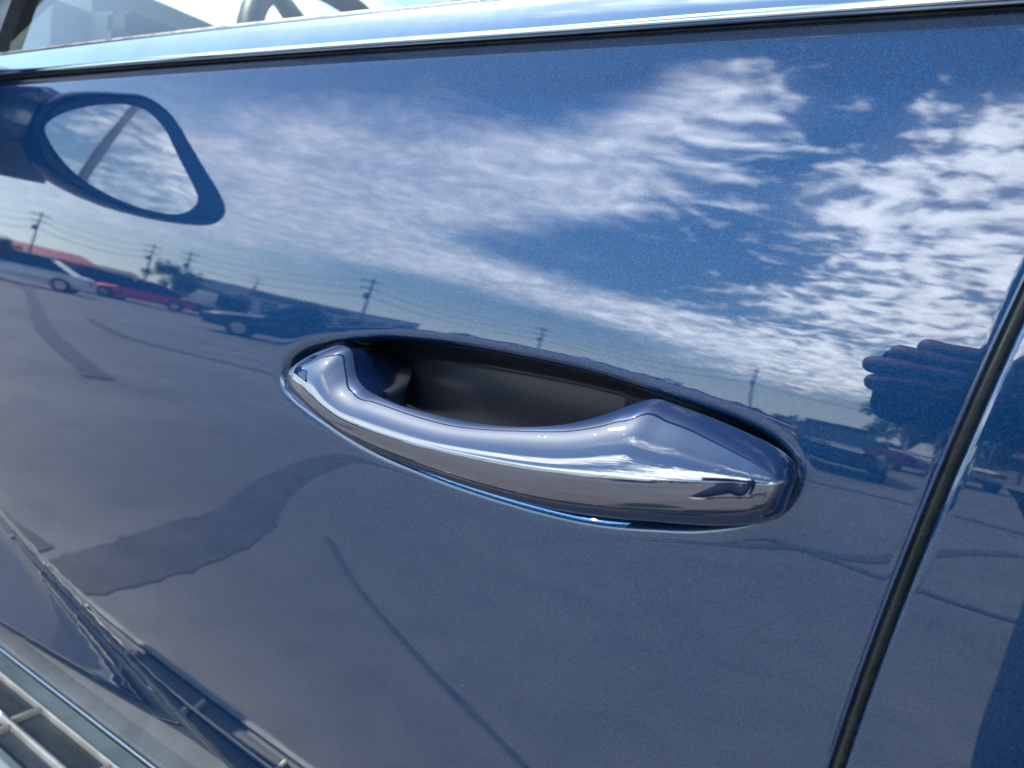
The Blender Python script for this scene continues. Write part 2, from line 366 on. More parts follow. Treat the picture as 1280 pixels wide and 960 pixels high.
def grid_faces(nr, nc, flip=False, base=0):
    f = []
    for j in range(nr-1):
        for i in range(nc-1):
            q = (base+j*nc+i, base+j*nc+i+1, base+(j+1)*nc+i+1, base+(j+1)*nc+i); f.append(q[::-1] if flip else q)
    return f
def panel(name, xs, zs, left_edge, right_edge, top, parent, with_dish=False, hem_l=True, hem_r=True):
    """body-side sheet between x edges given as functions of z, with rolled hems folding inward"""
    rows = []
    hem = [(-.0028 + .0028*math.cos(a), .0028*(1-math.sin(a))) for a in ()]
    for z in zs:
        xl = left_edge(z) if callable(left_edge) else left_edge; xr = right_edge(z) if callable(right_edge) else right_edge
        row = []
        x = xl + (xs - xs[0])/(xs[-1]-xs[0])*(xr-xl)
        rows.append(x)
    X = np.array(rows); Z = np.repeat(np.array(zs)[:, None], X.shape[1], 1)
    Y = ysurf(X, Z)
    if with_dish: Y = Y + dish(X, Z)
    V = np.stack([X, Y, Z], 2)
    rr = .0022; ang = np.linspace(0, math.pi/2, 6)[1:]
    def hemcols(xe, sgn):
        cols = []
        for a in ang: cols.append((xe + sgn*rr*math.sin(a), rr*(1-math.cos(a))))
        cols += [(xe + sgn*rr, .010), (xe + sgn*rr, .024), (xe - sgn*.03, .026)]
        return cols
    full = []
    for j in range(V.shape[0]):
        row = [tuple(v) for v in V[j]]; z = Z[j, 0]
        if hem_r: row += [(cx_, V[j, -1, 1] + cy_, z) for cx_, cy_ in hemcols(V[j, -1, 0], 1)]
        if hem_l: row = [(cx_, V[j, 0, 1] + cy_, z) for cx_, cy_ in hemcols(V[j, 0, 0], -1)][::-1] + row
        full.append(row)
    # bottom and top return
    nc = len(full[0])
    bot = [(x, y + .025, z + .002) for x, y, z in full[0]]; bot0 = [(x, y + .002, z - .003) for x, y, z in full[0]]
    tp0 = [(x, y + .002, z + .0015) for x, y, z in full[-1]]; tp = [(x, y + .02, z + .002) for x, y, z in full[-1]]
    full = [bot, bot0] + full + [tp0, tp]
    verts = [v for r_ in full for v in r_]
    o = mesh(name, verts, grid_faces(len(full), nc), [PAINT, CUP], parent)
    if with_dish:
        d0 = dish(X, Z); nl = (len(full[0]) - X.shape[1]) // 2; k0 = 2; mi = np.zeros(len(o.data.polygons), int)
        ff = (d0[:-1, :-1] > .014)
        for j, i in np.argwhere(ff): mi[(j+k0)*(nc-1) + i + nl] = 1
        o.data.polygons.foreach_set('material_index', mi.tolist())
    return o
front = empty('front_door', (-.5, .32, .75)); cchild(front)
rear = empty('rear_door', (.5, .32, .75)); cchild(rear)
zs_f = axis([(CZ-.415, CZ-.13, .008), (CZ-.13, CZ-.108, .002), (CZ-.108, CZ-.02, .00075), (CZ-.02, CZ, .002), (CZ, ZB, .008)])
xs_f = axis([(-1.12, -.38, .02), (-.38, -.35, .002), (-.35, -.035, .00125), (-.035, 0, .003)])
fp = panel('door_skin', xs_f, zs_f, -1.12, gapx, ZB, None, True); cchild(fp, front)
xs_r = axis([(0.0, .02, .002), (.02, 1.0, .03)])
rp = panel('door_skin', xs_r, axis([(CZ-.415, ZB, .008)]), lambda z: gapx(z)+.0088, 1.05, ZB, None); cchild(rp, rear)
rp['label'] = 'rear door outer skin behind the shut line'
fend = panel('front_fender', axis([(-2.1, -1.126, .03)]), axis([(CZ-.30, ZB, .012)]), -2.1, -1.126, ZB, None); cchild(fend)
# rubber weatherstrip down in the shut line
V = []; prof = [(-.0065, .022), (-.0046, .010), (-.0028, .0066), (-.0004, .0055), (.0020, .0068), (.0034, .0105), (.0052, .024)]
for z in np.arange(CZ-.415, ZB + .012, .01):
    xc = float(gapx(z)) + .0044; w = .0004*math.sin(z*90)
    for a, b in prof: V.append((xc + a, float(ysurf(xc, z)) + b + w, z))
nr = len(V)//len(prof)
ws = mesh('weatherstrip', V, grid_faces(nr, len(prof)), SEALG); cchild(ws, front)
bp = MB().box((.02, .37, CZ-.16), (.16, .05, .64)).build('pillar_inner', BLACKP); cchild(bp)

# belt trim, seal line under it, glass
def sweep(name, x0, x1, section, m, parent, zf=lambda x: 0., step=.03, caps=True):
    xs = np.arange(x0, x1 + step*.5, step); xs[-1] = x1; V = []
    for x in xs:
        for dy, dz in section:
            z = ZB + dz + zf(x); V.append((x, float(ysurf(x, ZB + dz)) + dy, z))
    k = len(section); Fs = []
    for j in range(len(xs)-1):
        for i in range(k): Fs.append((j*k+i, (j+1)*k+i, (j+1)*k+(i+1) % k, j*k+(i+1) % k))
    Fs.append(tuple(range(k))); Fs.append(tuple((len(xs)-1)*k + i for i in range(k))[::-1])
    o = mesh(name, V, Fs, m)
    bm = bmesh.new(); bm.from_mesh(o.data); bmesh.ops.recalc_face_normals(bm, faces=bm.faces); bm.to_mesh(o.data); bm.free()
    o.data.polygons.foreach_set('use_smooth', [True]*len(o.data.polygons))
    md = o.modifiers.new('es', 'EDGE_SPLIT'); md.split_angle = R(50)
    cchild(o, parent); return o
wedge = lambda x: .0045*min(max(-x-.2, 0), 1.)
sec = [(.004, .0017), (-.0046, .0016), (-.0060, .0021), (-.0067, .0034), (-.0068, .0058), (-.0064, .0100), (-.0055, .0160), (-.0040, .0212), (-.0024, .0240), (.0010, .0252), (.006, .0252)]
for (a, b, par) in ((-1.12, .0205, front), (.031, 1.05, rear)):
    sweep('belt_trim', a, b, sec, TRIM, par, wedge)
    sweep('belt_seal', a, b - .001, [(.006, .0004), (.0000, .0005), (-.0008, .0010), (-.0004, .0016), (.006, .0016)], RUBBER, par, wedge)
    sweep('glass_run_seal', a, b - .002, [(.0058, .0254), (.004, .0275), (.0055, .0300), (.012, .030), (.012, .0254)], RUBBER, par, wedge)
def glass_sheet(name, x0, x1, zt, parent, y0=.0105, lean=.36, flip=1):
    V = []; xs = np.linspace(x0, x1, 10); zz = np.linspace(0, 1, 8)
    for u in zz:
        for x in xs:
            z = ZB + .02 + wedge(x) + u*(zt(x) - ZB - .02); h = z - ZB
            V.append((x, float(ysurf(x, ZB)) + y0 + lean*h + .12*h*h, z))
    return V, grid_faces(8, 10)
roofz = lambda x: min(1.62, 1.62 - max(0, (-x - .45))*.62)
for (a, b, par) in ((-1.12, .03, front), (.06, 1.0, rear)):
    V, Fs = glass_sheet('g', a, b, roofz, par)
    o = mesh('window_glass', V, Fs, SGLASS); cchild(o, par)
# sill moulding below the door and the running board
YS = .405
def bar(name, x0, x1, pts, m, parent):
    mb = MB(); b = mb.b
    A = [b.verts.new((x0, y, z)) for y, z in pts]; B = [b.verts.new((x1, y, z)) for y, z in pts]; k = len(pts)
    b.faces.new(A); b.faces.new(B[::-1])
    for i in range(k): b.faces.new([A[i], B[i], B[(i+1) % k], A[(i+1) % k]])
    o = mb.build(name, m); 
    md = o.modifiers.new('b', 'BEVEL'); md.width = .0012; md.segments = 2; md.limit_method = 'ANGLE'
    cchild(o, parent); return o
ZT = CZ - .45
board = empty('running_board', (-.5, .32, ZT)); cchild(board)
sill = bar('sill_moulding', -1.9, .9, [(.404, ZT+.004), (.410, ZT+.014), (.419, ZT+.020), (.45, ZT+.026), (.47, ZT+.05), (.47, ZT-.03), (.404, ZT-.02)], SILLM, None) if False else None
def bar2(name, x0, x1, pts, m, parent, bev=.0012):
    return bar(name, x0, x1, pts, m, parent)
S9 = .9
def q9(pts): return [(y*S9, ZT + (z-ZT)*S9) for y, z in pts]
bar('sill_moulding', -1.95, .95, q9([(.4035, ZT-.001), (.407, ZT+.004), (.418, ZT+.012), (.428, ZT+.030), (.46, ZT+.05), (.47, ZT+.05), (.47, ZT-.04), (.4035, ZT-.02)]), SILLM, car)
bar('inner_edge', -1.9, .9, q9([(.400, ZT-.006), (.400, ZT+.0022), (.403, ZT+.0026), (.4032, ZT-.006)]), TRIM, board)
bar('deck', -1.9, .9, q9([(.322, ZT-.03), (.316, ZT-.018), (.316, ZT-.009), (.399, ZT-.009), (.399, ZT-.03)]), STEPB, board)
bar('edge_strip', -1.9, .9, q9([(.3826, ZT-.0085), (.3826, ZT-.001), (.3995, ZT+.000), (.3995, ZT-.0085)]), STEPB, board)
ys = [.3805, .3485, .3270]
for i, y in enumerate(ys[:2]):
    w = .0016 if i == 0 else .0030
    bar('rail', -1.9, .9, q9([(y-w, ZT-.0085), (y-w*.7, ZT+.001), (y+w*.7, ZT+.001), (y+w, ZT-.0085)]), STEPA, board)
bar('outer_lip', -1.9, .9, q9([(.315, ZT-.012), (.3135, ZT-.003), (.317, ZT+.001), (.3250, ZT+.0005), (.3250, ZT-.0085)]), STEPB, board)
pad0 = None; cross0 = None
for r_ in range(2):
    y1, y0 = ys[r_] - (.0016 if r_ == 0 else .003), ys[r_+1] + .003
    for k in range(-10, 12):
        x = (-.747 + .132*k + .009*(r_ % 2))*S9
        if not -1.88 < x < .76: continue
        yc = (y0 + y1)/2*S9; dy = (y1 - y0)*S9
        if pad0 is None:
            pad0 = MB().box((0, 0, 0), (.1, .0262, .004), bev=.0015).build('tread_pad', STEPC)
            cross0 = MB().box((0, 0, 0), (.0042, .0262, .008), bev=.001).build('cross_bar', STEPA); p_, c_ = pad0, cross0
        else:
            p_ = pad0.copy(); c_ = cross0.copy(); C.objects.link(p_); C.objects.link(c_); p_.parent = c_.parent = None
        p_.location = (x + .0594, yc, ZT-.0068); p_.scale = (1.10, dy/.0262*.97, 1); c_.location = (x, yc, ZT-.0032); c_.scale = (1, dy/.0262, .9)
        cchild(p_, board); cchild(c_, board)
# underbody so nothing is see-through, wheels
cchild(MB().box((-.5, 1.25, ZT-.02), (2.9, 1.6, .06)).build('floor_pan', BLACKP))
TYRE = vary(mat('tyre_rubber', (.02, .02, .02), .7), (.015, .015, .015), (.03, .03, .03), 30)
for wx in (-1.75, 1.2):
    for wy in (.46, 2.04):
        e = MB().torus((wx, wy, .36), .27, .085, seg=40, ring=14).build('tyre', TYRE, smooth=True); cchild(e)
        mb = MB().tube((wx, wy-.07, .36), (wx, wy+.07, .36), .205, seg=32)
        for k in range(5):
            a = k*math.tau/5; mb.box((wx + .1*math.cos(a), wy - .075, .36 + .1*math.sin(a)), (.2, .02, .05), ry=-a)
        cchild(mb.build('wheel_rim', CHROME))
# hood, roof, far side
V = []
for x in np.linspace(-2.55, -1.05, 14):
    for y in np.linspace(.36, 2.14, 12):
        s_ = (y - 1.25)/.9; V.append((x, y, 1.19 + .05*(1-s_**4) - .10*max(0, (-x-1.4)/1.15)**2))
cchild(mesh('hood', V, grid_faces(14, 12, True), PAINT))
cchild(MB().box((-2.5, 1.25, .85), (.15, 1.75, .55), bev=.05).build('front_bumper', PAINT))
V = []
for x in np.linspace(-.5, 1.3, 14):
    for y in np.linspace(.50, 2.0, 12):
        s_ = (y - 1.25)/.75; V.append((x, y, 1.63 + .06*(1-abs(s_)**3)))
roof = mesh('roof', V, grid_faces(14, 12, True), PAINT); sm = roof.modifiers.new('s', 'SOLIDIFY'); sm.thickness = .04; cchild(roof)
for (yy, sg) in ((.0, 1), (2.5, -1)):
    f = lambda y: y if sg == 1 else 2.5 - y
    for nm, a, b, r0, r1 in (('front_pillar', (-1.12, f(.37), 1.17), (-.5, f(.52), 1.62), .035, .03), ('centre_pillar', (.045, f(.375), 1.17), (.045, f(.53), 1.63), .03, .03), ('rear_pillar', (1.05, f(.37), 1.17), (1.3, f(.52), 1.62), .05, .05)):
        cchild(MB().tube(a, b, r0, r1).build(nm, BLACKP, smooth=True))
V = [(-1.15, .42, 1.19), (-1.25, 1.25, 1.22), (-1.15, 2.08, 1.19), (-.55, .55, 1.62), (-.6, 1.25, 1.66), (-.55, 1.95, 1.62)]
cchild(mesh('windshield', V, [(0, 1, 4, 3), (1, 2, 5, 4)], SGLASS))
far = empty('far_doors', (0, 2.2, .8)); cchild(far)
V = [(x, 2.5 - float(ysurf(x, z)), z) for z in np.linspace(.6, ZB, 8) for x in np.linspace(-2.1, 1.3, 20)]
cchild(mesh('door_skin', V, grid_faces(8, 20, True), PAINT), far)
cchild(MB().box((-.1, 2.12, .88), (2.1, .05, .56), bev=.01).build('inner_trim', INTG), far)
V, Fs = glass_sheet('g', -1.05, 1.0, roofz, far); V = [(x, 2.5-y, z) for x, y, z in V]
cchild(mesh('window_glass', V, Fs, SGLASS), far)
cchild(MB().box((1.35, 1.25, .9), (.05, 1.6, .75)).build('rear_bulkhead', BLACKP))
# interior
sl_ = [(-1.02, .0), (-.855, .0), (-.868, .03), (-.900, .12), (-.925, .20), (-.95, .20), (-.935, .12), (-.925, .06), (-.96, .03)]
V = [(x, float(ysurf(x, ZB)) + .0075 + .36*z + .12*z*z + dy, ZB + .024 + z) for dy in (0, .012) for x, z in sl_]; k = len(sl_)
cchild(mesh('mirror_sail', V, [tuple(range(k)), tuple(range(k, 2*k))[::-1]] + [(i, k+i, k+(i+1) % k, (i+1) % k) for i in range(k)], BLACKP, smooth=False), front)
cchild(MB().box((-.5, .405, .9), (1.1, .03, .52), bev=.01).box((.5, .405, .9), (.9, .03, .52), bev=.01).build('inner_door_trim', INTG))
dash = MB().box((-1.15, 1.25, 1.13), (.55, 1.6, .16), bev=.05).box((-1.25, .82, 1.27), (.45, .62, .22), bev=.05).build('dashboard', DASHM, smooth=False); cchild(dash)
cchild(MB().box((-1.015, .66, 1.315), (.05, .20, .03), bev=.005).build('dash_vent', BLACKP))
tilt = Matrix.Rotation(R(64), 4, 'Y')
swc = Vector((-.80, .80, 1.26))
sw = MB().torus(swc, .19, .016, axis='Z', seg=48, ring=12, M=tilt)
for a in (0, 140, 220):
    d = tilt @ Vector((math.cos(R(a)), math.sin(R(a)), 0)); sw.tube(swc, swc + d*.185, .02, .012)
sw.ball(swc, (.1, .13, .13)); cchild(sw.build('steering_wheel', BLACKP, smooth=True))
for k, y in enumerate((.80, 1.70)):
    mb = MB().box((.05, y, .72), (.55, .5, .18), bev=.05).box((.36, y, 1.05), (.16, .48, .66), ry=R(14), bev=.06).box((.46, y, 1.45), (.11, .27, .17), ry=R(10), bev=.045)
    s_ = mb.build('seat', LEATH, smooth=True); md = s_.modifiers.new('es', 'EDGE_SPLIT'); md.split_angle = R(45); cchild(s_)

# ---- side mirror (seen as its reflection in the door)
HOUS = [(.286,.123),(.284,.151),(.266,.180),(.230,.208),(.200,.224),(.163,.218),(.124,.191),(.082,.158),(.050,.130),(.040,.106),(.055,.084),(.103,.069),(.156,.062),(.203,.063),(.240,.070),(.265,.080),(.281,.099)]
GLS = [(.279,.121),(.270,.146),(.248,.173),(.221,.195),(.194,.202),(.164,.190),(.136,.165),(.106,.137),(.088,.115),(.092,.093),(.111,.078),(.148,.071),(.187,.072),(.221,.079),(.247,.091),(.267,.105)]
mirror = empty('side_mirror', (-.95, .3, CZ+.12)); cchild(mirror)
mx = lambda y: -.846 - .12*y
hp = smooth_poly(HOUS, 4); cen = hp.mean(0); V = []
for dx, sc_ in [(.0085, .93), (.0075, .955), (.003, .975), (-.003, .992), (-.012, 1.0), (-.03, .99), (-.055, .93), (-.078, .82), (-.095, .64), (-.105, .4), (-.108, .12)]:
    for q in hp: qq = cen + (q - cen)*sc_; V.append((mx(q[0]) + dx, qq[0], CZ + qq[1]))
k = len(hp); nr = len(V)//k; Fs = []
for j in range(nr-1):
    for i in range(k): Fs.append((j*k+i, j*k+(i+1) % k, (j+1)*k+(i+1) % k, (j+1)*k+i))
Fs.append(tuple((nr-1)*k+i for i in range(k)))
# recessed pocket behind the glass
gp = smooth_poly(GLS, 4)
cchild(mesh('mirror_housing', V, Fs, PAINT), mirror)
V = [(mx(cen[0]) + .0105, cen[0], CZ + cen[1])]; 
ring = [cen + (q - cen)*.905 for q in hp]; V = [(mx(q[0]) + .009, r2[0], CZ + r2[1]) for q, r2 in zip(hp, ring)]
cchild(mesh('mirror_bezel', V, [tuple(range(len(V)))], BLACKP), mirror)
V = []
gc = gp.mean(0)
for s_, dx in ((0., .0140), (.5, .0140), (.985, .0140), (1., .009)):
    for q in (gp if s_ else gp[:1]*0 + gc): 
        qq = gc + (q - gc)*s_*.985; V.append((mx(qq[0]) + dx, qq[0], CZ + qq[1]))
kk = len(gp); Fs = [(0, 1+i, 1+(i+1) % kk) for i in range(kk)]
for j in range(2):
    for i in range(kk): Fs.append((1+j*kk+i, 1+(j+1)*kk+i, 1+(j+1)*kk+(i+1) % kk, 1+j*kk+(i+1) % kk))
cchild(mesh('mirror_glass', V, Fs, MIRROR, smooth=False), mirror)
mb = MB()
for (y0, z0, x0), (y1, z1, x1), r0, r1 in [((.235, .125, -.925), (.36, .118, -.99), .058, .075)]:
    mb.tube((x0, y0, CZ+z0), (x1, y1, CZ+z1), r0, r1, seg=24)
cchild(mb.build('mirror_arm', PAINT, smooth=True), mirror)

# ---- the pull handle
def handle():
    top = spl([-.3225,-.3190,-.3150,-.3085,-.2960,-.2870,-.2795,-.2740,-.2670,-.2570,-.2420,-.2320,-.2066,-.1834,-.1620,-.1501,-.1351,-.1249,-.1152,-.1080,-.0977,-.0803,-.0670,-.0589,-.0522,-.0495,-.0480],
              [-.0660,-.0605,-.0575,-.0525,-.0470,-.0448,-.0465,-.0512,-.0570,-.0610,-.0630,-.0639,-.0642,-.0630,-.0603,-.0578,-.0530,-.0480,-.0420,-.0384,-.0390,-.0416,-.0445,-.0468,-.0502,-.0530,-.0575])
    bot = spl([-.3225,-.3190,-.3143,-.3055,-.2919,-.2606,-.2268,-.1964,-.1777,-.1559,-.1357,-.1170,-.1010,-.0860,-.0766,-.0648,-.0577,-.0525,-.0495,-.0480],
              [-.0660,-.0705,-.0740,-.0785,-.0825,-.0890,-.0932,-.0946,-.0949,-.0945,-.0932,-.0910,-.0885,-.0860,-.0842,-.0808,-.0780,-.0742,-.0690,-.0590])
    mid = spl([-.3225,-.3050,-.2854,-.2722,-.2543,-.2324,-.2073,-.1797,-.1545,-.1316,-.1104,-.0824,-.0629,-.0480], [-.0660,-.0662,-.0690,-.0722,-.0761,-.0780,-.0782,-.0773,-.0760,-.0738,-.0710,-.0650,-.0600,-.0575])
    yf = spl([-.3225,-.3200,-.3150,-.3050,-.2900,-.2600,-.2200,-.1800,-.1400,-.1100,-.0850,-.0650,-.0560,-.0515,-.0490,-.0480], [.008,.015,.022,.029,.0345,.0395,.041,.041,.0395,.0370,.0335,.0290,.0262,.0228,.017,.010])
    yt = spl([-.3225,-.3100,-.2950,-.2790,-.2660,-.2450,-.2000,-.1500,-.1250,-.1100,-.0850,-.0600,-.0480], [.003,.008,.011,.012,.019,.026,.028,.027,.019,.0110,.0090,.0062,.003])
    yb = spl([-.3225,-.3050,-.2600,-.2000,-.1400,-.1100,-.0850,-.0600,-.0480], [.003,.008,.016,.018,.016,.012,.007,.004,.003])
    yi = spl([-.3225,-.3100,-.2790,-.2700,-.2550,-.2300,-.1800,-.1400,-.1200,-.1050,-.0800,-.0480], [-.006,-.02,-.035,-.03,.006,.014,.015,.012,-.002,-.008,-.008,-.004])
    a = np.linspace(0, 1, 170); xs = -.3225 + (.3225-.0480)*(a - .10*np.sin(2*math.pi*a)/(2*math.pi)*1.0)
    e = .5*(1-np.cos(math.pi*np.linspace(0, 1, 190))); xs = -.3225 + .2745*(.35*e + .65*np.linspace(0, 1, 190))
    V = []; K = None
    for x in xs:
        zt, zb, zm = float(top(x)), float(bot(x)), float(mid(x)); F_, T_, B_, I_ = float(yf(x)), float(yt(x)), float(yb(x)), float(yi(x))
        zm = min(max(zm, zb + .22*(zt-zb)), zt - .3*(zt-zb)) if zt-zb > 1e-5 else zt
        sec = []
        r1 = min(.003, .2*(zt-zb)); 
        nU = 18
        # upper face: from the rounded top edge forward and down to the most prominent line
        u0 = R(36)
        for w_ in [0, .012] + [q_/nU for q_ in range(1, nU+1)]:
            u = u0 + (math.pi/2 - u0)*w_
            sec.append((T_ + (F_-T_)*(math.sin(u)-math.sin(u0))/(1-math.sin(u0)), zt + (zm-zt)*(math.cos(u0)-math.cos(u))/math.cos(u0)))
        for k in range(1, nU-3):
            u = k/(nU-4)*R(78)
            sec.append((F_ + (B_-F_)*(1-math.cos(u))/(1-math.cos(R(78))), zm + (zb-zm)*math.sin(u)/math.sin(R(78))))
        # back
        h = zt-zb
        sec += [(B_-.0016, zb + .03*h), (min(I_, B_-.003), zb + .14*h), (I_, zb + .35*h), (I_, zt - .35*h), (min(I_, T_-.004), zt - .12*h), (T_-.0030, zt - .02*h), (T_-.0007, zt - .004*h)]
        K = len(sec)
        for py, pz in sec: V.append((x, float(ysurf(x, CZ+pz)) - py, CZ + pz))
    Fs = []; n_ = len(xs)
    for j in range(n_-1):
        for i in range(K): Fs.append((j*K+i, j*K+(i+1) % K, (j+1)*K+(i+1) % K, (j+1)*K+i))
    Fs.append(tuple(range(K))[::-1]); Fs.append(tuple((n_-1)*K+i for i in range(K)))
    return V, Fs
V, Fs = handle()
h = mesh('door_handle', V, Fs, HPAINT); h['label'] = 'body-coloured pull handle with a flared rear end'; cchild(h, front)
bm = bmesh.new(); bm.from_mesh(h.data); bmesh.ops.recalc_face_normals(bm, faces=bm.faces); bm.to_mesh(h.data); bm.free()
# dark gasket ring where the front foot of the handle enters the dish
mb = MB(); M_ = Matrix.Rotation(R(72), 4, 'Z') @ Matrix.Diagonal((1, 1, 1.25, 1))
cchild(MB().torus((-.2950, .316, CZ-.0625), .0130, .0009, seg=40, ring=8, M=Matrix.Rotation(R(55), 4, 'Z') @ Matrix.Diagonal((.9, 1, 1.1, 1))).build('handle_gasket', RUBBER, smooth=True), front)

# ------------------------------------------------------------------ photographer
SKIN = vary(mat('skin', (.55, .33, .25), .5), (.16, .085, .062), (.22, .12, .09), 40)  # skin tone darkened: shade on the hands is put into the colour
CLOTH = vary(mat('navy_cotton', (.018, .025, .05), .9), (.014, .02, .042), (.028, .036, .065), 60, bump=.001)
JEANS = vary(mat('dark_denim', (.02, .028, .05), .9), (.016, .022, .042), (.035, .045, .075), 80, bump=.001)
SHOE = vary(mat('white_trainer', (.75, .75, .73), .6), (.65, .65, .63), (.8, .8, .78), 30)
HAIR = vary(mat('dark_hair', (.02, .014, .01), .6), (.014, .01, .008), (.035, .025, .018), 120, bump=.002)
def skin(name, pts, edges, rad, m, parent, root=0, sub=2):
    me = bpy.data.meshes.new(name); me.from_pydata(pts, edges, []); o = bpy.data.objects.new(name, me); C.objects.link(o)
    o.modifiers.new('skin', 'SKIN').use_smooth_shade = True
    sd = me.skin_vertices[0].data
    for i, r_ in enumerate(rad): sd[i].radius = (r_ if isinstance(r_, tuple) else (r_, r_)); sd[i].use_root = (i == root)
    s_ = o.modifiers.new('sub', 'SUBSURF'); s_.levels = s_.render_levels = sub
    me.materials.append(m); o.parent = parent; return o
PX, PY = .31, -.62
person = tag(empty('person', (PX, PY, 0)), 'person in navy top, dark jeans and white shoes holding up a phone beside the door', 'person')
L = lambda x, y, z: (x - PX, y - PY, z)
bpts = [L(.31, -.62, .95), L(.31, -.63, 1.12), L(.31, -.62, 1.30), L(.31, -.61, 1.44), L(.30, -.58, 1.53),
        L(.225, -.59, .90), L(.165, -.42, .50), L(.18, -.55, .09),
        L(.44, -.62, .90), L(.49, -.62, .50), L(.51, -.64, .09),
        L(.14, -.57, 1.41), L(.145, -.36, 1.15), L(.175, -.14, 1.09),
        L(.49, -.60, 1.41), L(.46, -.36, 1.16), L(.26, -.10, 1.085)]
be = [(0,1),(1,2),(2,3),(3,4),(0,5),(5,6),(6,7),(0,8),(8,9),(9,10),(3,11),(11,12),(12,13),(3,14),(14,15),(15,16)]
br = [(.20,.15),(.155,.11),(.17,.12),(.12,.085),(.055,.055),.095,.065,.045,.095,.065,.045,.07,.05,.036,.07,.05,.034]
skin('clothed_body', bpts, be, br, CLOTH, person)
skin('jeans', [L(.31,-.62,.97), L(.225,-.59,.90), L(.165,-.42,.50), L(.18,-.55,.085), L(.44,-.62,.90), L(.49,-.62,.50), L(.51,-.64,.085)], [(0,1),(1,2),(2,3),(0,4),(4,5),(5,6)],
     [(.17,.12),.112,.082,.060,.112,.078,.060], JEANS, person)
for (x, y) in ((.18, -.51), (.515, -.60)):
    mb = MB().ball((x-PX, y-PY, .05), (.10, .28, .10), 3); s_ = mb.build('shoe', SHOE, person, smooth=True)
hd = MB().ball(L(0.290, -.55, 1.645), (.155, .19, .235), 3).tube(L(0.300, -.58, 1.50), L(0.295, -.565, 1.60), .055, .052, 16)
hd.ball(L(0.290, -.452, 1.635), (.03, .04, .05), 2).ball(L(0.210, -.555, 1.635), (.02, .04, .06), 2).ball(L(0.370, -.555, 1.635), (.02, .04, .06), 2).ball(L(0.290, -.47, 1.56), (.07, .06, .05), 2)
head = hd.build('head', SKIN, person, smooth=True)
for s_ in (-1, 1): MB().ball(L(0.290 + .034*s_, -.468, 1.66), (.028, .016, .014), 2).build('eye', mat('eye', (.7, .7, .7), .2), head, smooth=True)
MB().ball(L(0.290, -.457, 1.594), (.052, .016, .014), 2).build('mouth', mat('lips', (.45, .18, .15), .5), head, smooth=True)
MB().ball(L(0.290, -.568, 1.672), (.178, .205, .225), 3).build('hair', HAIR, head, smooth=True)
# phone (lens sits at the camera position) and the two hands holding it
phone = tag(empty('phone', (.0, -.004, CZ)), 'black phone held sideways, its lens pointing at the door handle', 'phone')
def rrect(cx_, cz_, w, h, r, y0, y1):
    pts = []
    for qx, qz, a0 in ((1, 1, 0), (-1, 1, 90), (-1, -1, 180), (1, -1, 270)):
        for k in range(7): a = R(a0 + 15*k); pts.append((cx_ + qx*(w/2-r) + r*math.cos(a), cz_ + qz*(h/2-r) + r*math.sin(a)))
    return MB().prism(pts, y0, y1)
rrect(.018, .022, .156, .074, .016, -.010, -.002).build('phone_body', BLACKP, phone)
mb = MB().box((.012, -.0012, .012), (.036, .0016, .036), bev=.0007); mb.build('camera_plate', BLACKP, phone)
rrect(.018, .022, .150, .068, .014, -.0108, -.0101).build('screen', mat('screen_glass', (.01, .01, .012), .08), phone)
def finger(name, P, r0, r1, parent):
    pts = [Vector(q) for q in P]; k = len(pts)
    rad = [r0*(1.0, 1.06, .94, 1.0, .86)[min(i, 4)] for i in range(k)]
    e_ = (pts[-1] - pts[-2]).normalized(); pts.append(pts[-1] + e_*r0*.55); rad.append(r0*.45); k += 1
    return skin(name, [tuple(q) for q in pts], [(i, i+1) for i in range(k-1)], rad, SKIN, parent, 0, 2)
def hand(root, sgn, palm, tips, thumb, wrist):
    """palm block plus five fingers, points given in world space"""
    pts = [wrist, ((wrist[0]+palm[0])/2, (wrist[1]+palm[1])/2, (wrist[2]+palm[2])/2), palm]; 
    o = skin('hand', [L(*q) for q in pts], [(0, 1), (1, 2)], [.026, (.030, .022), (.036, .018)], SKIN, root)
    for P, r_ in tips: finger('finger', [L(*q) for q in P], r_, r_*.82, o)
    finger('thumb', [L(*q) for q in thumb], .0105, .0085, o)
tips = []
for z0, xt, z1 in ((.050, -.030, .0605), (.042, -.048, .0500), (.033, -.064, .0355), (.0245, -.060, .0185)):
    P = [(.112, -.004, CZ+z0*.9), (.088, .012, CZ+z0), (.050, .0165, CZ+z0+.003), (.005+xt*.3, .0125, CZ+(z0*.6+z1*.4)), (xt*.7, .011, CZ+z1*.6+z0*.4), (xt, .0070, CZ+z1)]
    tips.append((P, .0112))
hand(person, 1, (.112, -.02, CZ+.026), tips, [(.112, -.02, CZ+.0), (.10, -.03, CZ-.005), (.07, -.026, CZ+.004), (.045, -.022, CZ+.014)], (.18, -.12, CZ+.055))
tips2 = []
for k, z0 in enumerate((-.016, -.022, -.028, -.034)):
    x = .085 - .019*k + .0
    tips2.append(([(.12 - .01*k, -.06, CZ-.03), (x+.01, -.035, CZ-.03), (x, -.008, CZ-.030), (x, .000, CZ-.024)], .0075))
hand(person, 1, (.13, -.06, CZ-.03), tips2, [(.13, -.06, CZ-.02), (.115, -.045, CZ-.012), (.10, -.03, CZ-.008), (.085, -.022, CZ+.0)], (.26, -.10, CZ+.03))

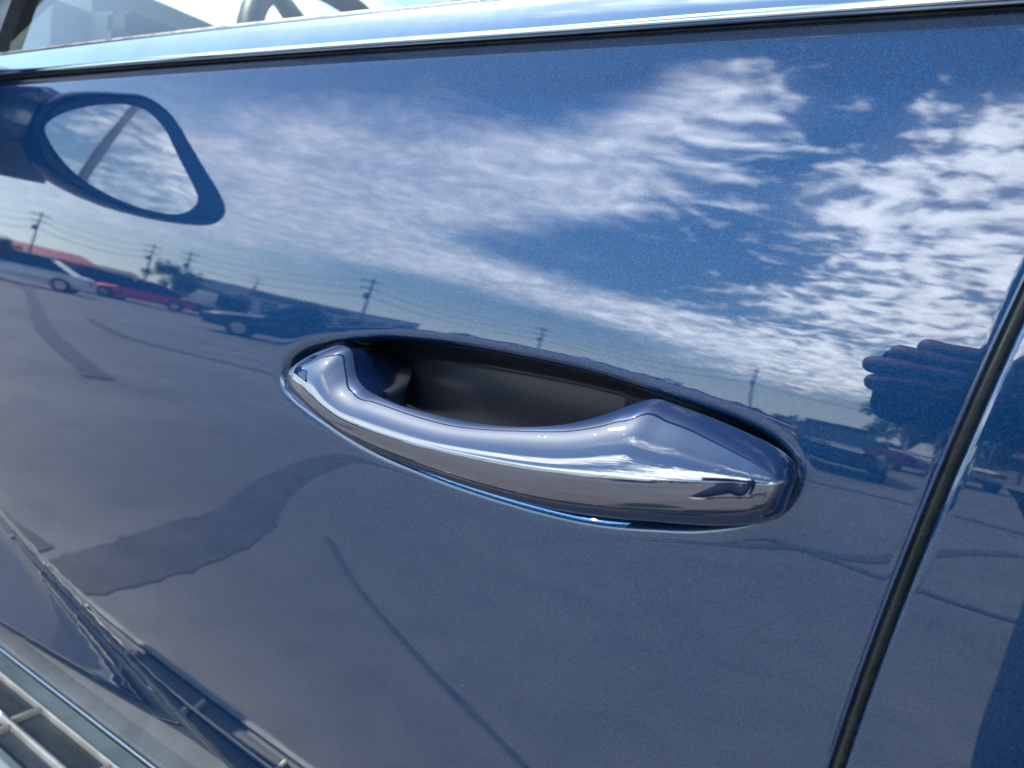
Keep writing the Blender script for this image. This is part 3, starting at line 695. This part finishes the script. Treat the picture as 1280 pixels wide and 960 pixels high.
# ------------------------------------------------------------------ things across the parking lot (seen reflected)
GLD = mat('dark_car_glass', (.02, .025, .03), .05, 0., Coat_Weight=1.)
LAMP = mat('headlamp_glass', (.8, .82, .85), .1, .6); TAIL = mat('red_tail_lamp', (.45, .01, .01), .2)
def make_car(name, color, Lc=4.6, Wc=1.8, H=1.5, kind='sedan', metal=.3):
    root = empty(name); m = mat(name + '_paint', color, .3, metal, Coat_Weight=1., Coat_Roughness=.03)
    hl, hw = Lc/2, Wc/2; V = []; belt = H*.63
    prof = [(-hl, .45, .62), (-hl+.05, .30, .70), (-hl*.8, .26, .78), (-hl*.42, .24, .9), (-.2*hl, .24, .95), (.3*hl, .24, .97), (.72*hl, .26, .97), (.93*hl, .30, .93), (hl, .45, .80)]
    sc_ = belt/.97
    for i, (x, zb, zt) in enumerate(prof):
        w = hw*(.86 if i in (0, len(prof)-1) else .95 if i in (1, 7) else 1)
        zt *= sc_
        V += [(x, -w*.92, zb), (x, -w, zb+.2), (x, -w*.98, zt-.12), (x, -w*.90, zt), (x, 0, zt+.03), (x, w*.90, zt), (x, w*.98, zt-.12), (x, w, zb+.2), (x, w*.92, zb)]
    Fs = grid_faces(len(prof), 9)
    Fs += [tuple(range(9)), tuple((len(prof)-1)*9+i for i in range(9))[::-1]]; Fs += [(j*9, j*9+8, (j+1)*9+8, (j+1)*9) for j in range(len(prof)-1)]
    b = mesh('body', V, Fs, m, root); md = b.modifiers.new('sub', 'SUBSURF'); md.levels = md.render_levels = 1
    if kind == 'pickup': gx = [(-.42*hl, belt), (-.12*hl, H), (.18*hl, H), (.26*hl, belt)]
    elif kind == 'suv': gx = [(-.42*hl, belt), (-.12*hl, H), (.8*hl, H*.97), (.95*hl, belt)]
    else: gx = [(-.40*hl, belt), (-.08*hl, H), (.38*hl, H*.98), (.72*hl, belt)]
    V = []
    for (x, z) in gx:
        w = hw*(.86 if z < H*.8 else .66); V += [(x, -w, z), (x, w, z)]
    mesh('windows', V, [(0, 2, 3, 1), (2, 4, 5, 3), (4, 6, 7, 5), (0, 6, 4, 2), (1, 3, 5, 7)], GLD, root, smooth=False)
    (x1, z1), (x2, z2) = gx[1], gx[2]
    MB().box(((x1+x2)/2, 0, H+.012), (x2-x1+.08, Wc*.70, .05), bev=.02).build('roof', m, root)
    for x in (-.62*hl, .62*hl):
        for s in (-1, 1):
            w_ = MB().tube((x, s*(hw-.2), .33), (x, s*(hw+.012), .33), .33, seg=20).build('wheel', TYRE, root)
            MB().tube((x, s*(hw+.0), .33), (x, s*(hw+.022), .33), .2, seg=14).build('rim', CHROME, w_)
    for s in (-1, 1):
        MB().box((-hl+.04, s*hw*.68, .66), (.1, .36, .13), bev=.03).build('headlight', LAMP, root)
        MB().box((hl-.05, s*hw*.70, .78), (.1, .3, .14), bev=.03).build('tail_light', TAIL, root)
        if kind == 'pickup': MB().box((.62*hl, s*hw*.9, belt+.04), (.72*hl, .06, .09)).build('bed_rail', m, root)
    return root
def place(o, az, dist, rz, label, cat='car', group=None):
    a = R(az); o.location = (dist*math.sin(a), -dist*math.cos(a), 0); o.rotation_euler = (0, 0, R(rz)); return tag(o, label, cat, group)
def put(o, x, y, rz, label, cat='car', group=None):
    o.location = (x, y, 0); o.rotation_euler = (0, 0, R(rz)); return tag(o, label, cat, group)
place(make_car('white_sedan', (.78, .78, .78)), -71.0, 27, -55, 'white sedan parked nearest the road sign, left of the red cars')
place(make_car('red_sedan', (.55, .01, .035)), -62.6, 33, -58, 'bright red sedan parked across the lot beside the maroon hatchback')
place(make_car('maroon_hatchback', (.20, .02, .035), kind='suv', H=1.6), -66.3, 35, -60, 'maroon hatchback parked between the white sedan and red sedan', 'car')
place(make_car('navy_pickup', (.012, .02, .05), 4.9, 2.0, 1.6, 'pickup'), -51, 19, -48, 'dark navy pickup truck parked alone in the middle of the lot', 'pickup truck')
place(make_car('black_sedan', (.015, .016, .02), 4.6, 1.8, 1.32), -7.6, 15, 84, 'black sedan parked opposite the door, end on')
place(make_car('grey_suv', (.18, .19, .20), 4.8, 1.95, 1.75, 'suv'), -57.5, 34, 10, 'grey SUV parked behind the navy pickup', 'suv')
place(make_car('silver_sedan', (.5, .52, .54), metal=.7), -.5, 24, 70, 'silver sedan parked behind and right of the black sedan')
place(make_car('white_van', (.8, .8, .8), 5.2, 2.0, 2.1, 'suv'), 11, 27, 88, 'tall white van parked right of the silver sedan', 'van')
place(make_car('dark_red_sedan', (.3, .015, .02)), -8.0, 24, -5, 'dark red sedan parked beyond the black sedan')
place(make_car('blue_hatchback', (.03, .08, .25), kind='suv', H=1.5), 16, 22, 90, 'mid blue hatchback parked beyond the white van')

# buildings
def building(name, az, dist, w, d, h, wall, roofm, label, rz=None, nwin=5, roof_h=1.6):
    a = R(az); root = empty(name, (dist*math.sin(a), -dist*math.cos(a), 0), R(az) if rz is None else R(rz))
    wl = MB().box((0, 0, h/2), (w, d, h)).build('wall', wall, root)
    mb = MB(); b = mb.b; A = [b.verts.new(q) for q in [(-w/2-.5, -d/2-.5, h), (w/2+.5, -d/2-.5, h), (w/2+.5, d/2+.5, h), (-w/2-.5, d/2+.5, h), (-w/2+2, -.5, h+roof_h), (w/2-2, -.5, h+roof_h), (w/2-2, .5, h+roof_h), (-w/2+2, .5, h+roof_h)]]
    for f_ in [(0,1,5,4),(1,2,6,5),(2,3,7,6),(3,0,4,7),(4,5,6,7),(3,2,1,0)]: b.faces.new([A[i] for i in f_])
    mb.build('roof', roofm, root)
    for k in range(nwin):
        x = -w/2 + (k+.5)*w/nwin
        f = MB().box((x, d/2+.03, h*.45), (w/nwin*.62, .1, h*.5)).build('window', GLD, root)
    MB().box((0, d/2 + .04, h*.86), (w*.4, .16, h*.16)).build('fascia', roofm, root)
    return tag(root, label, 'building')
WALLW = vary(mat('white_stucco', (.7, .7, .67), .8), (.62, .62, .6), (.76, .75, .72), 1.2)
WALLT = vary(mat('tan_brick', (.33, .22, .15), .85), (.28, .18, .12), (.38, .27, .19), 2)
ROOFR = vary(mat('red_metal_roof', (.42, .06, .04), .5), (.36, .05, .03), (.5, .08, .05), 1.5)
ROOFG = vary(mat('grey_flat_roof', (.2, .2, .2), .8), (.16, .16, .16), (.25, .25, .25), 1)
building('restaurant', -69, 105, 13, 9, 3.0, WALLT, ROOFR, 'low tan brick restaurant with red metal roof behind the red cars')
building('shop', -65.5, 150, 18, 10, 3.2, WALLT, ROOFG, 'long brick shop with grey roof beyond the restaurant', nwin=8)
building('warehouse', -50.5, 95, 30, 14, 5.0, WALLW, ROOFG, 'white flat-roofed warehouse behind the navy pickup', nwin=9, roof_h=.5)
building('office', 6, 80, 24, 12, 5.0, WALLW, ROOFG, 'white office block behind the parked van', nwin=8, roof_h=.4)

building('brick_shop', 178, 1, 3, 3, 3, WALLT, ROOFR, 'x') if False else None
fb = building('town_hall', 0, 1, 46, 12, 10, WALLT, ROOFR, 'tall brick building on the far side of the blue car', nwin=10); fb.location = (-52, 34, 0); fb.rotation_euler = (0, 0, R(-122))
# roadside trees
LEAF = vary(mat('tree_leaves', (.06, .09, .03), .7), (.04, .065, .02), (.095, .13, .045), .6)
BARK = vary(mat('bark', (.1, .075, .055), .9), (.08, .06, .04), (.14, .1, .08), 4)
def tree(h, seed):
    rr = random.Random(seed); root = empty('broadleaf_tree')
    mb = MB().tube((0, 0, 0), (0, 0, h*.45), .16, .10, 8)
    for k in range(6):
        a = rr.uniform(0, 6.28); mb.tube((0, 0, h*(.28+.03*k)), (math.cos(a)*h*.24, math.sin(a)*h*.24, h*rr.uniform(.55, .85)), .06, .02, 6)
    mb.build('trunk', BARK, root)
    V = []; Fs = []
    cl_ = [(rr.gauss(0, .2)*h, rr.gauss(0, .2)*h, h*rr.uniform(.42, .9), h*rr.uniform(.10, .2)) for _ in range(16)]
    for cx_, cy_, cz_, r_ in cl_:
        for _ in range(70):
            d = Vector((rr.gauss(0, 1), rr.gauss(0, 1), rr.gauss(0, 1))).normalized()*r_*rr.random()**.4; q = Vector((cx_, cy_, cz_)) + d
            u = Vector((rr.gauss(0, 1), rr.gauss(0, 1), rr.gauss(0, 1))).normalized(); w = u.orthogonal().normalized(); s_ = .028*h*rr.uniform(.6, 1.4)
            i = len(V); V += [q-u*s_, q+w*s_*.6, q+u*s_, q-w*s_*.6]; Fs.append((i, i+1, i+2, i+3))
    mesh('crown', V, Fs, LEAF, root, smooth=False); return root
protos = [tree(7, 1), tree(6, 2), tree(8, 3)]
spots = [(-75, 85, .7), (-72, 70, .6), (-60.5, 80, .75), (-58.5, 88, .7), (-56, 95, .8), (-46, 60, .35), (-3.2, 55, .85), (-1.2, 50, .95), (1.5, 58, .8), (4, 48, .7), (-5.0, 70, .7), (12, 60, .9), (-20, 110, .7), (-27, 120, .7), (-37, 120, .6), (20, 60, 1.), (30, 60, 1.), (-90, 80, 1.), (-112, 34, 1.1), (-118, 33, 1.25), (-124, 36, 1.2), (-130, 32, 1.1)]
desc = ['small', 'low', 'round', 'dense', 'loose', 'tiny', 'broad', 'tall', 'spreading', 'short', 'distant', 'full', 'far', 'faint', 'remote', 'large', 'wide', 'lone', 'tall', 'bushy', 'high', 'leafy']
near = ['left of the restaurant', 'beside the restaurant wall', 'right of the brick shop', 'before the warehouse', 'left of the warehouse', 'before the warehouse doors', 'behind the black sedan', 'behind the silver sedan', 'before the office', 'between van and office', 'beyond the dark red sedan', 'right of the office', 'on the horizon over the handle', 'on the horizon under the cirrus', 'right of the warehouse', 'far right of the office', 'beyond the blue hatchback', 'at the nose end of the lot', 'seen through the car windows, farthest forward', 'seen through the car windows behind the wheel', 'seen through the car windows, before the brick building', 'on the far side of the blue car, towards the rear']
for i, (az, dist, s_) in enumerate(spots):
    pr = protos[i % 3]; o = pr if i < 3 else copy_tree(pr)
    o.scale = (s_, s_, s_); place(o, az, dist, i*47, '%s green broadleaf tree %s' % (desc[i], near[i]), 'tree', 'broadleaf trees round the parking lot')
# hedge-like far wood line
V = []; Fs = []
for k in range(9000):
    az = random.uniform(-100, 40); dist = random.uniform(150, 175); a = R(az)
    hmax = 2.4 + 1.1*math.sin(az*.5) + .9*math.sin(az*1.7+1) + .6*math.sin(az*4.1)
    q = Vector((dist*math.sin(a), -dist*math.cos(a), random.random()**.7*max(hmax, .8))); u = Vector((random.gauss(0, 1), random.gauss(0, 1), random.gauss(0, 1))).normalized(); w = u.orthogonal().normalized()
    s_ = random.uniform(.4, 1.); i = len(V); V += [q-u*s_, q+w*s_*.7, q+u*s_, q-w*s_*.7]; Fs.append((i, i+1, i+2, i+3))
tag(mesh('distant_woods', V, Fs, LEAF, smooth=False), 'dark line of far-off woods along the horizon', 'woods', kind='stuff')

# utility poles and wires
WOOD = vary(mat('weathered_pole_wood', (.12, .09, .07), .9), (.09, .07, .05), (.16, .12, .09), 3)
WIRE = mat('black_wire', (.02, .02, .02), .6)
def pole(h):
    root = empty('utility_pole'); MB().tube((0, 0, 0), (0, 0, h), .17, .12, 10).build('pole', WOOD, root)
    for z, w in ((h-.5, 2.6), (h-1.7, 2.2)):
        c = MB().box((0, .16, z), (w, .12, .14)).build('crossarm', WOOD, root)
        for k in (-1, -.4, .4, 1): MB().tube((k*w*.47, .16, z+.07), (k*w*.47, .16, z+.28), .05, seg=6).build('insulator', CHROME, c)
    MB().tube((.35, 0, h-3.4), (.35, 0, h-2.5), .24, seg=12).build('transformer', ROOFG, root)
    return root
pp = [(-76, 95, 10), (-70, 100, 0), (-62, 108, 10), (-59.3, 104, 10), (-54, 130, 15), (-45.5, 76, 25), (-31, 95, 30), (-14, 90, 10), (4, 95, 0), (25, 100, -20)]
dl = ['farthest left utility pole near the restaurant', 'second utility pole beside the restaurant', 'utility pole left of a close pair', 'utility pole right of a close pair', 'small distant utility pole by the warehouse', 'tallest utility pole right of the navy pickup', 'utility pole over the handle reflection', 'utility pole above the black sedan', 'utility pole behind the office trees', 'rightmost utility pole past the office']
p0 = pole(10.5); tops = []
for i, (az, dist, rz) in enumerate(pp):
    o = p0 if i == 0 else copy_tree(p0)
    place(o, az, dist, rz+90, dl[i], 'utility pole', 'utility poles along the road')
    tops.append(o.location.copy())
order = [0, 1, 2, 3, 5, 6, 7, 8, 9]
wroot = tag(empty('power_line', tops[order[0]]), 'black overhead wires strung between the utility poles', 'power line')
for zz, r_ in ((10.2, .025), (8.9, .03), (7.6, .04)):
    V = []; Fs = []
    pts = []
    for a, b in zip(order[:-1], order[1:]):
        A, B = tops[a], tops[b]
        for k in range(12): u = k/12; pts.append(A.lerp(B, u) + Vector((0, 0, zz - 4*1.1*u*(1-u))))
    for i, q in enumerate(pts):
        tg = (pts[min(i+1, len(pts)-1)] - pts[max(i-1, 0)]).normalized(); s_ = tg.cross(Vector((0, 0, 1))).normalized(); u_ = s_.cross(tg)
        for k in range(4): a = k*math.pi/2; V.append(q + (s_*math.cos(a) + u_*math.sin(a))*r_ - tops[order[0]])
        if i:
            for k in range(4): Fs.append(((i-1)*4+k, (i-1)*4+(k+1) % 4, i*4+(k+1) % 4, i*4+k))
    mesh('wire', V, Fs, WIRE, wroot)
# tall lamp post behind the car, mirrored in the side mirror glass
lp = empty('lamp_post')
MB().tube((0, 0, .5), (0, 0, 9.5), .13, .09, 16).build('pole', ROOFG, lp, smooth=True)
MB().tube((0, 0, 0), (0, 0, .55), .3, .3, 20).build('footing', WALLW, lp)
MB().tube((0, 0, 9.4), (-1.6, 0, 9.7), .05, .04).build('arm', ROOFG, lp, smooth=True)
MB().box((-1.9, 0, 9.7), (.7, .3, .12), bev=.04).build('lamp_head', BLACKP, lp)
place(lp, 82.4, 14, 0, 'grey lamp post on a concrete footing behind the blue car, crossing the mirror glass', 'lamp post')
